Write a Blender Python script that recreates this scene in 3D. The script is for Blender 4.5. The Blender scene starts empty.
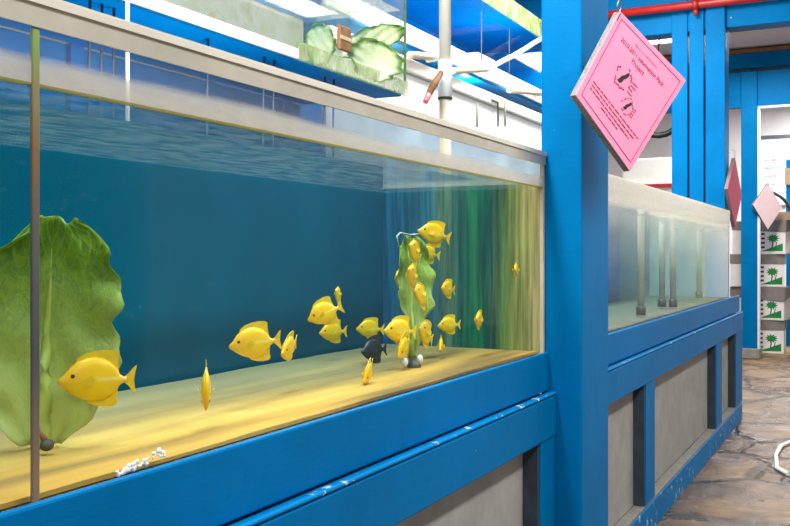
import bpy, bmesh, math, random
from mathutils import Vector, Matrix
random.seed(7)
scn = bpy.context.scene
COL = scn.collection
PI = math.pi

# ------------------------------------------------------------------ camera
# X runs along the tank fronts (away from the viewer), Y goes into the tanks, Z is up.
F_PX, EYE = 950.0, 1.10
YAW = math.atan(480.0 / F_PX)
CO, SI = math.cos(YAW), math.sin(YAW)
HOR = 255.0

def at(px, py, Y):
    """point of the plane at depth Y behind the camera line"""
    t = (px - 395.0) / F_PX
    X = Y * (CO + t * SI) / (SI - t * CO)
    zc = X * CO + Y * SI
    return Vector((X, Y, EYE + (HOR - py) / F_PX * zc))

def atx(px, py, X):
    t = (px - 395.0) / F_PX
    Y = X * (SI - t * CO) / (CO + t * SI)
    zc = X * CO + Y * SI
    return Vector((X, Y, EYE + (HOR - py) / F_PX * zc))

cam_d = bpy.data.cameras.new('camera')
cam = bpy.data.objects.new('camera', cam_d)
COL.objects.link(cam)
cam.location = (0, 0, EYE)
d = Vector((CO, SI, 0))
cam.rotation_euler = d.to_track_quat('-Z', 'Y').to_euler()
cam_d.sensor_width = 36.0
cam_d.lens = F_PX / 790.0 * 36.0
cam_d.shift_y = -8.0 / 790.0
cam_d.clip_start = 0.02
scn.camera = cam

scn.view_settings.view_transform = 'Standard'
scn.view_settings.look = 'None'
scn.view_settings.gamma = 1.0
scn.view_settings.exposure = 0.0
scn.view_settings.use_curve_mapping = False
scn.cycles.transparent_max_bounces = 32
scn.cycles.max_bounces = 8
scn.cycles.sample_clamp_indirect = 6.0

# ------------------------------------------------------------------ materials
class NT:
    def __init__(self, name):
        self.m = bpy.data.materials.new(name)
        self.m.use_nodes = True
        self.t = self.m.node_tree
        self.t.nodes.clear()
        self.out = self.t.nodes.new('ShaderNodeOutputMaterial')
        self._pos = None
    def n(self, typ, **kw):
        nd = self.t.nodes.new(typ)
        for k, v in kw.items():
            setattr(nd, k, v)
        return nd
    def l(self, a, b):
        self.t.links.new(a, b)
    def setin(self, sock, v):
        if hasattr(v, 'links') or isinstance(v, bpy.types.NodeSocket):
            self.l(v, sock)
        else:
            sock.default_value = v
    @property
    def pos(self):
        if self._pos is None:
            self._pos = self.n('ShaderNodeNewGeometry').outputs['Position']
        return self._pos
    def objco(self):
        return self.n('ShaderNodeTexCoord').outputs['Object']
    def mapping(self, vec, scale=(1, 1, 1), rot=(0, 0, 0), loc=(0, 0, 0)):
        mp = self.n('ShaderNodeMapping')
        self.l(vec, mp.inputs['Vector'])
        mp.inputs['Scale'].default_value = scale
        mp.inputs['Rotation'].default_value = rot
        mp.inputs['Location'].default_value = loc
        return mp.outputs[0]
    def noise(self, vec, scale=5, detail=4, rough=.55, dist=0):
        nz = self.n('ShaderNodeTexNoise')
        self.l(vec, nz.inputs['Vector'])
        nz.inputs['Scale'].default_value = scale
        nz.inputs['Detail'].default_value = detail
        nz.inputs['Roughness'].default_value = rough
        nz.inputs['Distortion'].default_value = dist
        return nz.outputs['Fac']
    def ramp(self, fac, stops, interp='LINEAR'):
        r = self.n('ShaderNodeValToRGB')
        r.color_ramp.interpolation = interp
        els = r.color_ramp.elements
        while len(els) < len(stops):
            els.new(0.5)
        for e, (p, c) in zip(els, stops):
            e.position = p
            e.color = c if len(c) == 4 else (*c, 1)
        self.l(fac, r.inputs[0])
        return r.outputs[0]
    def val(self, fac, stops):
        return self.ramp(fac, [(p, (v, v, v)) for p, v in stops])
    def rng(self, v, a, b, c=0, e=1):
        m = self.n('ShaderNodeMapRange')
        self.l(v, m.inputs['Value'])
        m.inputs['From Min'].default_value = a
        m.inputs['From Max'].default_value = b
        m.inputs['To Min'].default_value = c
        m.inputs['To Max'].default_value = e
        return m.outputs[0]
    def sep(self, vec):
        s = self.n('ShaderNodeSeparateXYZ')
        self.l(vec, s.inputs[0])
        return s.outputs
    def math(self, op, a, b=0.0, clamp=False):
        m = self.n('ShaderNodeMath', operation=op, use_clamp=clamp)
        self.setin(m.inputs[0], a)
        self.setin(m.inputs[1], b)
        return m.outputs[0]
    def mixc(self, fac, a, b, mode='MIX'):
        m = self.n('ShaderNodeMix', data_type='RGBA', blend_type=mode)
        self.setin(m.inputs[0], fac)
        self.setin(m.inputs[6], a if not isinstance(a, tuple) or len(a) == 4 else (*a, 1))
        self.setin(m.inputs[7], b if not isinstance(b, tuple) or len(b) == 4 else (*b, 1))
        return m.outputs[2]
    def bump(self, h, strength=.3, dist=.01):
        b = self.n('ShaderNodeBump')
        self.l(h, b.inputs['Height'])
        b.inputs['Strength'].default_value = strength
        b.inputs['Distance'].default_value = dist
        return b.outputs[0]
    def bsdf(self, color, rough=.5, normal=None, **kw):
        p = self.n('ShaderNodeBsdfPrincipled')
        self.setin(p.inputs['Base Color'], color if not isinstance(color, tuple) or len(color) == 4 else (*color, 1))
        self.setin(p.inputs['Roughness'], rough)
        if normal is not None:
            self.l(normal, p.inputs['Normal'])
        for k, v in kw.items():
            self.setin(p.inputs[k.replace('_', ' ')], v)
        return p.outputs[0]
    def mixs(self, fac, a, b):
        m = self.n('ShaderNodeMixShader')
        self.setin(m.inputs[0], fac)
        self.l(a, m.inputs[1])
        self.l(b, m.inputs[2])
        return m.outputs[0]
    def done(self, surf, vol=None):
        self.l(surf, self.out.inputs['Surface'])
        if vol is not None:
            self.l(vol, self.out.inputs['Volume'])
        return self.m

def M_plain(name, c, rough=.5, var=.12, scale=12, bump=.15, **kw):
    k = NT(name)
    nz = k.noise(k.pos, scale, 5, .6)
    c2 = tuple(x * (1 - var) for x in c)
    c3 = tuple(min(1, x * (1 + var)) for x in c)
    col = k.ramp(nz, [(.3, c2), (.7, c3)])
    return k.done(k.bsdf(col, rough, k.bump(nz, bump, .004), **kw))

def M_paint(name, c, chips=.70, chipcol=(.62, .72, .78)):
    k = NT(name)
    broad = k.noise(k.pos, 3.0, 4, .6)
    fine = k.noise(k.mapping(k.pos, (6, 6, 30)), 3, 6, .65)
    col = k.ramp(broad, [(.3, tuple(x * .86 for x in c)), (.7, tuple(min(1, x * 1.1) for x in c))])
    chip = k.val(k.noise(k.pos, 21, 6, .72), [(chips, 0), (chips + .03, 1)])
    col = k.mixc(k.math('MULTIPLY', chip, .75), col, chipcol)
    dirt = k.val(k.noise(k.mapping(k.pos, (3, 3, 1.2)), 7, 5, .7), [(.60, 0), (.85, .55)])  # dirt patches from noise
    col = k.mixc(dirt, col, tuple(x * .45 for x in c))
    return k.done(k.bsdf(col, .45, k.bump(fine, .18, .004), Specular_IOR_Level=.035))

BLUE = M_paint('blue_paint', (.0, .152, .40))
BLUE_WORN = M_paint('blue_paint_scuffed', (.001, .175, .45), chips=.60)
BLUE_DEEP = M_paint('blue_back_panel', (.0, .165, .44), chips=.78)
GREY_PANEL = M_plain('grey_panel', (.33, .33, .31), .75, .14, 9, .25)
WHITE_PLASTIC = M_plain('white_plastic', (.80, .80, .76), .35, .05, 8, .05)
CREAM = M_plain('cream_pvc', (.78, .74, .64), .35, .06, 6, .05)
BEIGE = M_plain('beige_pvc', (.60, .50, .36), .45, .12, 10, .1)
BLACK = M_plain('black_rubber', (.012, .012, .014), .45, .2, 20, .1)
STEEL = M_plain('steel', (.45, .45, .46), .3, .1, 30, .05, Metallic=1.0)
RED = M_plain('red_paint', (.38, .012, .008), .4, .2, 14, .1)
BROWN = M_plain('brown_wood', (.22, .10, .035), .7, .35, 40, .4)
PINKRED = M_plain('faded_pink_plastic', (.72, .20, .24), .5, .15, 30, .1)
WALLW = M_plain('white_wall_paint', (.78, .76, .78), .8, .04, 3, .1)
CEILM = M_plain('ceiling_paint', (.60, .56, .57), .85, .06, 4, .1)
CONCRETE = M_plain('concrete', (.26, .25, .22), .85, .2, 18, .4)
DARKW = M_plain('dark_gap_and_shade', (.03, .05, .07), .8, .3, 14, .3)
CARD = M_plain('brown_cardboard', (.36, .25, .155), .85, .15, 20, .2)
CARDGREY = M_plain('grey_cardboard', (.22, .19, .17), .85, .15, 20, .2)
CARTON = M_plain('white_carton', (.80, .77, .74), .7, .06, 15, .1)
GREENINK = M_plain('green_ink', (.005, .20, .04), .7, .2, 30, .05)
DARKINK = M_plain('dark_ink', (.06, .04, .05), .7, .2, 30, .05)
REDINK = M_plain('dark_red_ink', (.42, .03, .10), .6, .2, 60, .02)
BLACKINK = M_plain('black_ink', (.02, .012, .015), .6, .2, 60, .02)
PINK = M_plain('pink_paper', (.92, .31, .50), .33, .05, 8, .02)
PINK_DARK = M_plain('magenta_paper', (.52, .02, .10), .5, .1, 8, .02)
PINK_PALE = M_plain('pale_pink_paper', (.88, .66, .70), .5, .06, 8, .02)
PAGES = None
def mk_pages():
    k = NT('page_edges')
    w = k.noise(k.mapping(k.objco(), (1, 1, 1)), 160, 2, .5)
    col = k.ramp(w, [(.35, (.15, .14, .13)), (.65, (.27, .25, .23))])
    return k.done(k.bsdf(col, .6))
PAGES = mk_pages()

def M_sand():
    k = NT('ochre_sand')
    st = k.noise(k.mapping(k.pos, (.5, 5, 1), (0, 0, math.radians(-3))), 1.7, 4, .5, .3)
    fine = k.noise(k.pos, 180, 3, .6)
    col = k.ramp(st, [(.30, (.085, .060, .018)), (.42, (.24, .145, .026)), (.54, (.46, .265, .034)), (.74, (.72, .45, .085))])
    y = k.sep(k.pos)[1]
    dirt = k.rng(y, .92, 1.28, 0, .9)     # darker, greyer mix towards the back panel
    col = k.mixc(dirt, col, (.17, .17, .10))  # sand colour goes darker and greyer towards the back
    col = k.mixc(k.math('MULTIPLY', fine, .25), col, (.22, .13, .035))
    return k.done(k.bsdf(col, .9, k.bump(fine, .3, .002)))
SAND = M_sand()

def M_tankback():
    k = NT('teal_tank_back')
    nz = k.noise(k.mapping(k.pos, (1, 1, .6)), 3, 4, .6)
    col = k.ramp(nz, [(.3, (.0, .078, .145)), (.7, (.0, .108, .19))])
    sp = k.val(k.noise(k.pos, 75, 2, .5), [(.74, 0), (.78, .3)])
    col = k.mixc(sp, col, (.12, .3, .32))
    return k.done(k.bsdf(col, .55, Specular_IOR_Level=.03))
TANKBACK = M_tankback()

def M_endwall():
    """end pane with streaky algae, blue grey reflection painted in towards the back"""
    k = NT('algae_reflection_wall')
    s = k.sep(k.pos)
    y = k.rng(s[1], 1.33, .82)             # 0 at the back corner, 1 at the front corner
    wob = k.noise(k.mapping(k.pos, (1, 9, .7)), 5, 4, .6)
    yy = k.math('ADD', y, k.math('MULTIPLY', k.math('SUBTRACT', wob, .5), .22))
    col = k.ramp(yy, [(.05, (.006, .10, .19)), (.32, (.02, .12, .17)), (.42, (.10, .19, .12)), (.50, (.015, .10, .09)),  # the dark blue end of the ramp imitates a reflection in the pane
                      (.60, (.012, .16, .075)), (.68, (.006, .075, .075)), (.78, (.13, .20, .045)), (.88, (.27, .27, .08)), (.97, (.44, .37, .16))])
    streak = k.val(k.noise(k.mapping(k.pos, (1, 26, 1.2)), 3, 5, .6), [(.35, .55), (.65, 1.25)])
    col = k.mixc(1.0, col, streak, 'MULTIPLY')
    return k.done(k.bsdf(col, .5, Specular_IOR_Level=.05))
ENDWALL = M_endwall()

def M_glass(name, water=1.2875, top=1.348, fog_hi=.82, fog_lo=.07, seam_line=True, tint=(.97, .985, .98), dirty=.02, refl=.05, deep=0.0):
    """thin aquarium glass; dried salt film above the water line"""
    k = NT(name)
    s = k.sep(k.pos)
    z = s[2]
    nz = k.noise(k.mapping(k.pos, (4, 4, 14)), 6, 6, .65)
    big = k.noise(k.pos, 2.2, 3, .5)
    h = k.rng(z, water, top)
    h2 = k.math('ADD', h, k.math('MULTIPLY', k.math('SUBTRACT', big, .5), .35))
    film = k.val(h2, [(0, fog_hi), (.38, fog_hi * .78), (.58, fog_lo), (1.0, fog_lo)])
    film = k.math('MULTIPLY', film, k.val(nz, [(.25, .85), (.75, 1.05)]))
    above = k.math('GREATER_THAN', z, water)
    film = k.math('MULTIPLY', film, above)
    dust = k.val(k.noise(k.pos, 55, 4, .7), [(.62, 0), (.75, dirty * 2.2)])
    below = k.math('SUBTRACT', 1.0, above)
    film = k.math('ADD', film, k.math('MULTIPLY', dust, below), True)
    if deep:
        dp = k.val(k.math('ADD', k.rng(z, 1.02, water), k.math('MULTIPLY', k.math('SUBTRACT', big, .5), .5)), [(.0, .04 if deep < .5 else .45), (.55, .16 if deep < .5 else .6), (.85, deep), (1, min(1, deep * 1.2))])
        film = k.math('MAXIMUM', film, k.math('MULTIPLY', dp, below), True)
    fcol = (.80, .76, .68)
    tr = k.n('ShaderNodeBsdfTransparent')
    tr.inputs[0].default_value = (*tint, 1)
    gl = k.n('ShaderNodeBsdfGlossy')
    gl.inputs['Roughness'].default_value = .03
    fr = k.n('ShaderNodeFresnel')
    fr.inputs['IOR'].default_value = 1.33
    clear = k.mixs(k.math('MULTIPLY', fr.outputs[0], refl), tr.outputs[0], gl.outputs[0])
    if seam_line:
        ln = k.math('COMPARE', z, water)
        ln.node.inputs[2].default_value = .0013
        col = k.mixc(ln, fcol, (.46, .40, .10))
        film = k.math('MAXIMUM', film, k.math('MULTIPLY', ln, .9))
    else:
        col = fcol
    dif = k.n('ShaderNodeBsdfDiffuse')
    k.setin(dif.inputs[0], col if not isinstance(col, tuple) else (*col, 1))
    trl = k.n('ShaderNodeBsdfTranslucent')
    k.setin(trl.inputs[0], col if not isinstance(col, tuple) else (*col, 1))
    mat = k.mixs(.5, dif.outputs[0], trl.outputs[0])
    return k.done(k.mixs(film, clear, mat))
GLASS_A = M_glass('front_glass')
GLASS_B = M_glass('weathered_glass', fog_hi=.92, fog_lo=.80, dirty=.05, seam_line=False, top=1.38, deep=.32)
GLASS_E = M_glass('frosted_end_glass', fog_hi=.92, fog_lo=.80, dirty=.1, seam_line=False, top=1.38, deep=.8)
GLASS_U = M_glass('upper_glass', water=9.0, fog_hi=0, fog_lo=0, dirty=.02, seam_line=False)

def M_algae_glass(name='algae_glass', alpha=.55):
    k = NT(name)
    nz = k.noise(k.mapping(k.pos, (3, 3, 1.6)), 6, 6, .65, .5)
    col = k.ramp(nz, [(.3, (.10, .34, .03)), (.5, (.46, .52, .22)), (.7, (.80, .80, .62))])
    tr = k.n('ShaderNodeBsdfTransparent')
    dif = k.n('ShaderNodeBsdfDiffuse')
    k.l(col, dif.inputs[0])
    tl = k.n('ShaderNodeBsdfTranslucent')
    k.l(col, tl.inputs[0])
    return k.done(k.mixs(alpha, tr.outputs[0], k.mixs(.4, dif.outputs[0], tl.outputs[0])))
ALGAE = M_algae_glass(alpha=.5)
ALGAE_THIN = M_algae_glass('thin_algae_glass', .10)
OLIVE = M_algae_glass('olive_acrylic', .42)

def M_marble():
    k = NT('algae_stained_white')
    nz = k.noise(k.mapping(k.pos, (2.2, 2.2, 2.2)), 3.5, 7, .68, .8)
    col = k.ramp(nz, [(.25, (.26, .30, .08)), (.40, (.38, .38, .26)), (.56, (.44, .44, .38)), (.72, (.36, .30, .06))])
    return k.done(k.bsdf(col, .6))
MARBLE = M_marble()

def M_water(name, col, dens, scum=.28):
    k = NT(name)
    g = k.n('ShaderNodeNewGeometry')
    nz = k.math('GREATER_THAN', k.sep(g.outputs['True Normal'])[2], .5)
    nzb = k.math('LESS_THAN', k.sep(g.outputs['True Normal'])[2], -.5)
    top = k.math('MULTIPLY', k.math('MAXIMUM', nz, nzb), k.math('GREATER_THAN', k.sep(k.pos)[2], 1.1))
    tr = k.n('ShaderNodeBsdfTransparent')
    gl = k.n('ShaderNodeBsdfGlossy')
    gl.inputs['Roughness'].default_value = .07
    rip = k.noise(k.mapping(k.pos, (1, 2.2, 1)), 9, 3, .5)
    k.l(k.bump(rip, .05, .01), gl.inputs['Normal'])
    lw = k.n('ShaderNodeLayerWeight')
    lw.inputs['Blend'].default_value = .5
    f = k.math('POWER', lw.outputs['Facing'], 2.5)
    f = k.math('MULTIPLY', f, .92)
    surf = k.mixs(f, tr.outputs[0], gl.outputs[0])
    dif = k.n('ShaderNodeBsdfDiffuse')
    dif.inputs[0].default_value = (.26, .33, .33, 1)
    tl = k.n('ShaderNodeBsdfTranslucent')
    tl.inputs[0].default_value = (.26, .33, .33, 1)
    fine = k.val(k.noise(k.mapping(k.pos, (1, 2.5, 1)), 14, 7, .75), [(.40, .02), (.70, scum)])
    surf = k.mixs(fine, surf, k.mixs(.6, dif.outputs[0], tl.outputs[0]))
    s = k.mixs(top, tr.outputs[0], surf)
    va = k.n('ShaderNodeVolumeAbsorption')
    va.inputs['Color'].default_value = (*col, 1)
    va.inputs['Density'].default_value = dens
    return k.done(s, va.outputs[0])
WATER = M_water('clear_water', (.35, .85, .95), .55)
WATER_B = M_water('murky_water', (.30, .78, .95), .7)

def M_lettuce(name, dark=(.06, .23, .002), mid=(.27, .50, .004), pale=(.74, .80, .26), ptop=1.6, edge=None):
    """uses the leaf's own UV: u across (rib at .5), v along (0 at the stalk)"""
    k = NT(name)
    uv = k.n('ShaderNodeUVMap').outputs[0]
    s = k.sep(uv)
    du = k.math('ABSOLUTE', k.math('SUBTRACT', s[0], .5))
    nz = k.noise(k.mapping(uv, (6, 7, 1)), 2.2, 6, .7, 1.2)
    wav = k.n('ShaderNodeTexWave', wave_type='BANDS', bands_direction='X')
    mp = k.n('ShaderNodeCombineXYZ')
    k.l(k.math('SUBTRACT', s[1], k.math('MULTIPLY', du, 1.15)), mp.inputs[0])
    k.l(mp.outputs[0], wav.inputs['Vector'])
    wav.inputs['Scale'].default_value = 3.4
    wav.inputs['Distortion'].default_value = 3.0
    wav.inputs['Detail'].default_value = 3
    vein = k.val(wav.outputs['Fac'], [(.80, 0), (1.0, .28)])
    col = k.ramp(nz, [(.32, dark), (.62, mid)])
    rib = k.val(k.math('ADD', k.math('MULTIPLY', du, 2.2), k.math('MULTIPLY', s[1], .5)), [(.10, 1), (.46, 0)])
    basep = k.math('MULTIPLY', k.val(s[1], [(.12, 1), (.55 * ptop, 0)]), .9)
    fac = k.math('MAXIMUM', k.math('MAXIMUM', rib, k.math('MULTIPLY', vein, .7)), basep)
    col = k.mixc(fac, col, pale)
    if edge:
        ed = k.math('MAXIMUM', k.val(du, [(.36, 0), (.45, 1)]), k.val(s[1], [(.84, 0), (.93, 1)]))
        col = k.mixc(k.math('MULTIPLY', ed, .9), col, edge)
    p = k.bsdf(col, .38, k.bump(nz, .6, .008))
    tl = k.n('ShaderNodeBsdfTranslucent')
    k.l(col, tl.inputs[0])
    return k.done(k.mixs(.28, p, tl.outputs[0]))
LETTUCE = M_lettuce('lettuce_leaf_green')
LETTUCE_MID = M_lettuce('lettuce_leaf_lime', (.07, .24, .004), (.30, .50, .02), (.66, .72, .22), ptop=1.7)
LETTUCE_PALE = M_lettuce('lettuce_leaf_pale', (.40, .56, .14), (.76, .82, .55), (.86, .90, .70), edge=(.05, .22, .005))
RIBM = M_plain('lettuce_rib', (.46, .56, .11), .4, .15, 20, .2)

def M_fish():
    k = NT('yellow_fish_skin')
    co = k.objco()
    nz = k.noise(k.mapping(co, (1, 1, 1)), 45, 4, .6)
    big = k.noise(co, 14, 3, .6)
    s = k.sep(co)
    col = k.ramp(big, [(.35, (.88, .46, .0)), (.65, (.97, .66, .002))])
    # pale line along the flank towards the tail
    ln = k.math('MULTIPLY', k.val(k.math('ABSOLUTE', k.math('SUBTRACT', s[2], .002)), [(0, 1), (.0035, 0)]),
                k.val(k.rng(s[0], -.01, .045), [(0, 0), (.3, 1)]))
    col = k.mixc(k.math('MULTIPLY', ln, .5), col, (.96, .86, .30))
    face = k.val(k.rng(s[0], -.052, -.036), [(0, 1), (1, 0)])
    col = k.mixc(k.math('MULTIPLY', face, .6), col, (.75, .32, .03))
    return k.done(k.bsdf(col, .35, k.bump(nz, .12, .002)))
FISH = M_fish()
FIN = M_plain('yellow_fin', (.86, .56, .008), .4, .12, 60, .1)
DARKFISH = M_plain('dark_fish_skin', (.018, .03, .045), .4, .3, 30, .1)
EYE_M = M_plain('fish_eye_dark', (.05, .02, .008), .15, .1, 30, 0)

def M_slabs():
    k = NT('wet_stone_floor')
    p = k.mapping(k.pos, (1, 1, 1), (0, 0, math.radians(14)))
    wob = k.noise(p, 2.2, 4, .6)
    add = k.n('ShaderNodeVectorMath', operation='ADD')
    k.l(p, add.inputs[0])
    cmb = k.n('ShaderNodeCombineXYZ')
    k.l(k.math('MULTIPLY', wob, .28), cmb.inputs[0])
    k.l(k.math('MULTIPLY', wob, -.22), cmb.inputs[1])
    k.l(cmb.outputs[0], add.inputs[1])
    vor = k.n('ShaderNodeTexVoronoi', feature='DISTANCE_TO_EDGE')
    k.l(add.outputs[0], vor.inputs['Vector'])
    vor.inputs['Scale'].default_value = 1.05
    vor.inputs['Randomness'].default_value = .75
    joint = k.val(vor.outputs['Distance'], [(.008, 1), (.03, 0)])
    nz = k.noise(p, 3.5, 8, .68, .6)
    n2 = k.noise(p, 14, 8, .7)
    col = k.ramp(nz, [(.30, (.05, .024, .010)), (.46, (.14, .072, .028)), (.58, (.26, .150, .066)), (.75, (.42, .29, .155))])
    col = k.mixc(k.val(n2, [(.35, .6), (.6, 0)]), col, (.06, .036, .024))
    col = k.mixc(joint, col, (.055, .04, .03))
    wet = k.val(k.noise(p, 2.4, 5, .6), [(.42, .16), (.6, .55)])
    hgt = k.math('SUBTRACT', k.math('ADD', k.math('MULTIPLY', nz, .8), k.math('MULTIPLY', n2, .5)), k.math('MULTIPLY', joint, .9))
    return k.done(k.bsdf(col, wet, k.bump(hgt, .75, .03), Specular_IOR_Level=.6))
SLABS = M_slabs()

def M_emit(name, c, s):
    k = NT(name)
    e = k.n('ShaderNodeEmission')
    e.inputs[0].default_value = (*c, 1)
    e.inputs[1].default_value = s
    return k.done(e.outputs[0])
TUBE_LIT = M_emit('lit_fluorescent_tube', (1, .98, .94), 6)

def M_board():
    k = NT('whiteboard')
    return k.done(k.bsdf((.80, .82, .86), .3))
BOARD = M_board()

# ------------------------------------------------------------------ mesh helpers
class MB:
    def __init__(self):
        self.bm = bmesh.new()
        self.uv = None
    def box(self, x0, x1, y0, y1, z0, z1):
        v = [self.bm.verts.new((x, y, z)) for x in (x0, x1) for y in (y0, y1) for z in (z0, z1)]
        for f in ((0, 1, 3, 2), (4, 6, 7, 5), (0, 4, 5, 1), (2, 3, 7, 6), (0, 2, 6, 4), (1, 5, 7, 3)):
            self.bm.faces.new([v[i] for i in f])
        return self
    def hexa(self, pts):
        """8 points: bottom loop 4, top loop 4"""
        v = [self.bm.verts.new(p) for p in pts]
        for f in ((3, 2, 1, 0), (4, 5, 6, 7), (0, 1, 5, 4), (1, 2, 6, 5), (2, 3, 7, 6), (3, 0, 4, 7)):
            self.bm.faces.new([v[i] for i in f])
        return self
    def tube(self, pts, r, seg=12, caps=True):
        pts = [Vector(p) for p in pts]
        rs = r if isinstance(r, (list, tuple)) else [r] * len(pts)
        rings = []
        up = Vector((0, 0, 1))
        for i, p in enumerate(pts):
            a = pts[max(0, i - 1)]
            b = pts[min(len(pts) - 1, i + 1)]
            t = (b - a)
            t = t.normalized() if t.length > 1e-9 else Vector((0, 0, 1))
            u = t.cross(up)
            if u.length < .05:
                u = t.cross(Vector((1, 0, 0)))
            u.normalize()
            w = u.cross(t).normalized()
            rings.append([self.bm.verts.new(p + (u * math.cos(2 * PI * k / seg) + w * math.sin(2 * PI * k / seg)) * rs[i]) for k in range(seg)])
        for A, B in zip(rings, rings[1:]):
            for k in range(seg):
                f = self.bm.faces.new((A[k], A[(k + 1) % seg], B[(k + 1) % seg], B[k]))
                f.smooth = True
        if caps:
            self.bm.faces.new(list(reversed(rings[0])))
            self.bm.faces.new(rings[-1])
        return self
    def prism(self, loop, off):
        """closed outline (3-D points) pushed along the vector off"""
        off = Vector(off)
        a = [self.bm.verts.new(Vector(p)) for p in loop]
        b = [self.bm.verts.new(Vector(p) + off) for p in loop]
        n = len(loop)
        self.bm.faces.new(a)
        self.bm.faces.new(list(reversed(b)))
        for i in range(n):
            self.bm.faces.new((a[i], b[i], b[(i + 1) % n], a[(i + 1) % n]))
        return self
    def ball(self, c, rx, ry=None, rz=None, seg=16, rings=10):
        ry = ry or rx
        rz = rz or rx
        m = Matrix.Translation(Vector(c)) @ Matrix.Diagonal((rx, ry, rz, 1))
        r = bmesh.ops.create_uvsphere(self.bm, u_segments=seg, v_segments=rings, radius=1, matrix=m)
        for v in r['verts']:
            for f in v.link_faces:
                f.smooth = True
        return self
    def build(self, name, mat, parent=None, bevel=0, base=None, local=False):
        bmesh.ops.recalc_face_normals(self.bm, faces=self.bm.faces[:])
        off = Vector((0, 0, 0))
        if parent is not None and not local:
            off = Vector(parent.get('_o', (0, 0, 0)))
        if parent is None and base is not None:
            off = Vector(base)
        if off.length:
            for v in self.bm.verts:
                v.co -= off
        me = bpy.data.meshes.new(name)
        self.bm.to_mesh(me)
        self.bm.free()
        me.materials.append(mat)
        o = bpy.data.objects.new(name, me)
        COL.objects.link(o)
        if parent is not None:
            o.parent = parent
            if '_o' in parent:
                o['_o'] = list(off)
        elif base is not None:
            o.location = base
        if bevel:
            b = o.modifiers.new('edge', 'BEVEL')
            b.width = bevel
            b.segments = 2
            b.limit_method = 'ANGLE'
        return o

def box(name, mat, parent, *a, bevel=0):
    return MB().box(*a).build(name, mat, parent, bevel)

def tag(o, label, cat, group=None, kind=None):
    o['label'] = label
    o['category'] = cat
    if group:
        o['group'] = group
    if kind:
        o['kind'] = kind
    return o

def thing(name, label, cat, loc, group=None):
    o = bpy.data.objects.new(name, None)
    o.empty_display_size = .1
    COL.objects.link(o)
    o.location = loc
    o['_o'] = list(loc)
    return tag(o, label, cat, group)

def struct(name, mat, *a, bevel=0, label=None, cat=None):
    o = box(name, mat, None, *a, bevel=bevel)
    o['kind'] = 'structure'
    o['label'] = label or name.replace('_', ' ')
    o['category'] = cat or name.split('_')[0]
    return o

def dup(root, label=None):
    r = root.copy()
    COL.objects.link(r)
    for ch in list(root.children):
        c = ch.copy()
        COL.objects.link(c)
        c.parent = r
        for g in ch.children:
            e = g.copy()
            COL.objects.link(e)
            e.parent = c
    if label:
        r['label'] = label
    return r

# ------------------------------------------------------------------ setting
struct('floor', SLABS, -3, 16, -4, 6, -.10, 0, label='wet brown flagstone floor of the aisle', cat='floor')
struct('ceiling', CEILM, -3, 16, -4, 6, 3.30, 3.40, label='pale grey ceiling over the whole room', cat='ceiling')
struct('wall_back', WALLW, -3, 16, 4.0, 4.1, 0, 3.3, label='white wall far behind the tank racks', cat='wall')
struct('wall_far', WALLW, 14.0, 14.1, -4, 4.0, 0, 3.3, label='white wall at the far end of the aisle', cat='wall')

# post between the two front tanks: two boards
FY = .823
PX0 = at(545, 255, FY).x
PF = .717
pm = atx(582, 255, PX0)
PF = pm.y
PXm = at(597, 255, PF).x
PX1 = at(610, 255, PF).x
struct('trim_1', BLUE, PX0, PXm - .004, PF, .835, 0, 3.3, bevel=.006, label='bright blue timber post beside the large front tank', cat='post')
struct('trim_2', BLUE, PXm, PX1, PF + .004, .835, 0, 3.3, bevel=.006, label='blue timber board joined to the far side of the post', cat='post')

# blue door framing across the aisle behind the second tank
XW = 6.75
def wy(px):
    return atx(px, 255, XW).y
for i, (pa, pb, dx) in enumerate(((671, 687, .02), (689, 703.5, .01), (705.5, 725, 0))):
    ya, yb = wy(pa), wy(pb)
    struct('trim_%d' % (3 + i), BLUE, XW + dx, XW + .20, yb, ya, 0, 3.0, bevel=.006,
           label=['blue door post board nearest the hanging pink booklet', 'narrow middle board of the blue door post', 'outer blue door post board beside the aisle opening'][i], cat='post')
struct('trim_6', BLUE, XW + .03, XW + .20, wy(725) + .001, 3.4, 2.645, 3.0, bevel=.006, label='blue door header above the opening behind the second tank', cat='beam')
struct('trim_7', BLUE, XW + .03, XW + .20, -3.5, wy(725) - .001, 2.645, 3.0, bevel=.006, label='blue header beam crossing over the aisle', cat='beam')
struct('trim_8', BLUE, XW + .06, XW + .20, -3.5, 3.4, 3.001, 3.3, label='blue boarding between header and ceiling', cat='beam')

# far door framing
XF = 10.7
def fy(px):
    return atx(px, 255, XF).y
far_post = struct('trim_9', BLUE, XF, XF + .18, fy(757), fy(741), .11, 3.05, bevel=.006, label='slim blue far post with concrete foot', cat='post')
box('post_foot', CONCRETE, far_post, XF - .04, XF + .22, fy(757) - .03, fy(741) + .03, 0, .11, bevel=.01)
struct('trim_10', BLUE, XF - .03, XF + .2, -3, 3.9, 3.085, 3.24, bevel=.006, label='far blue cross beam under the ceiling', cat='beam')
struct('trim_11', DARKW, XF + .05, XF + .2, -3, 3.9, 3.05, 3.085, label='dark gap under the far cross beam', cat='beam')
struct('trim_12', BLUE_DEEP, XF + .04, XF + .16, -3, fy(757) - .002, 2.68, 3.05, label='far blue header panel over the bright doorway', cat='beam')
struct('trim_13', BLUE_DEEP, XF + .04, XF + .16, fy(741) + .002, 3.9, 2.68, 3.05, label='far blue header panel between the posts', cat='beam')
struct('trim_14', WALLW, XF + .03, XF + .10, -3, fy(757) - .004, 2.655, 2.679, label='white strip under the far header', cat='trim')
struct('trim_15', WALLW, XF + .01, XF + .10, fy(759.5), fy(757.3), 0, 2.655, label='white door edge beside the slim far post', cat='trim')
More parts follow.
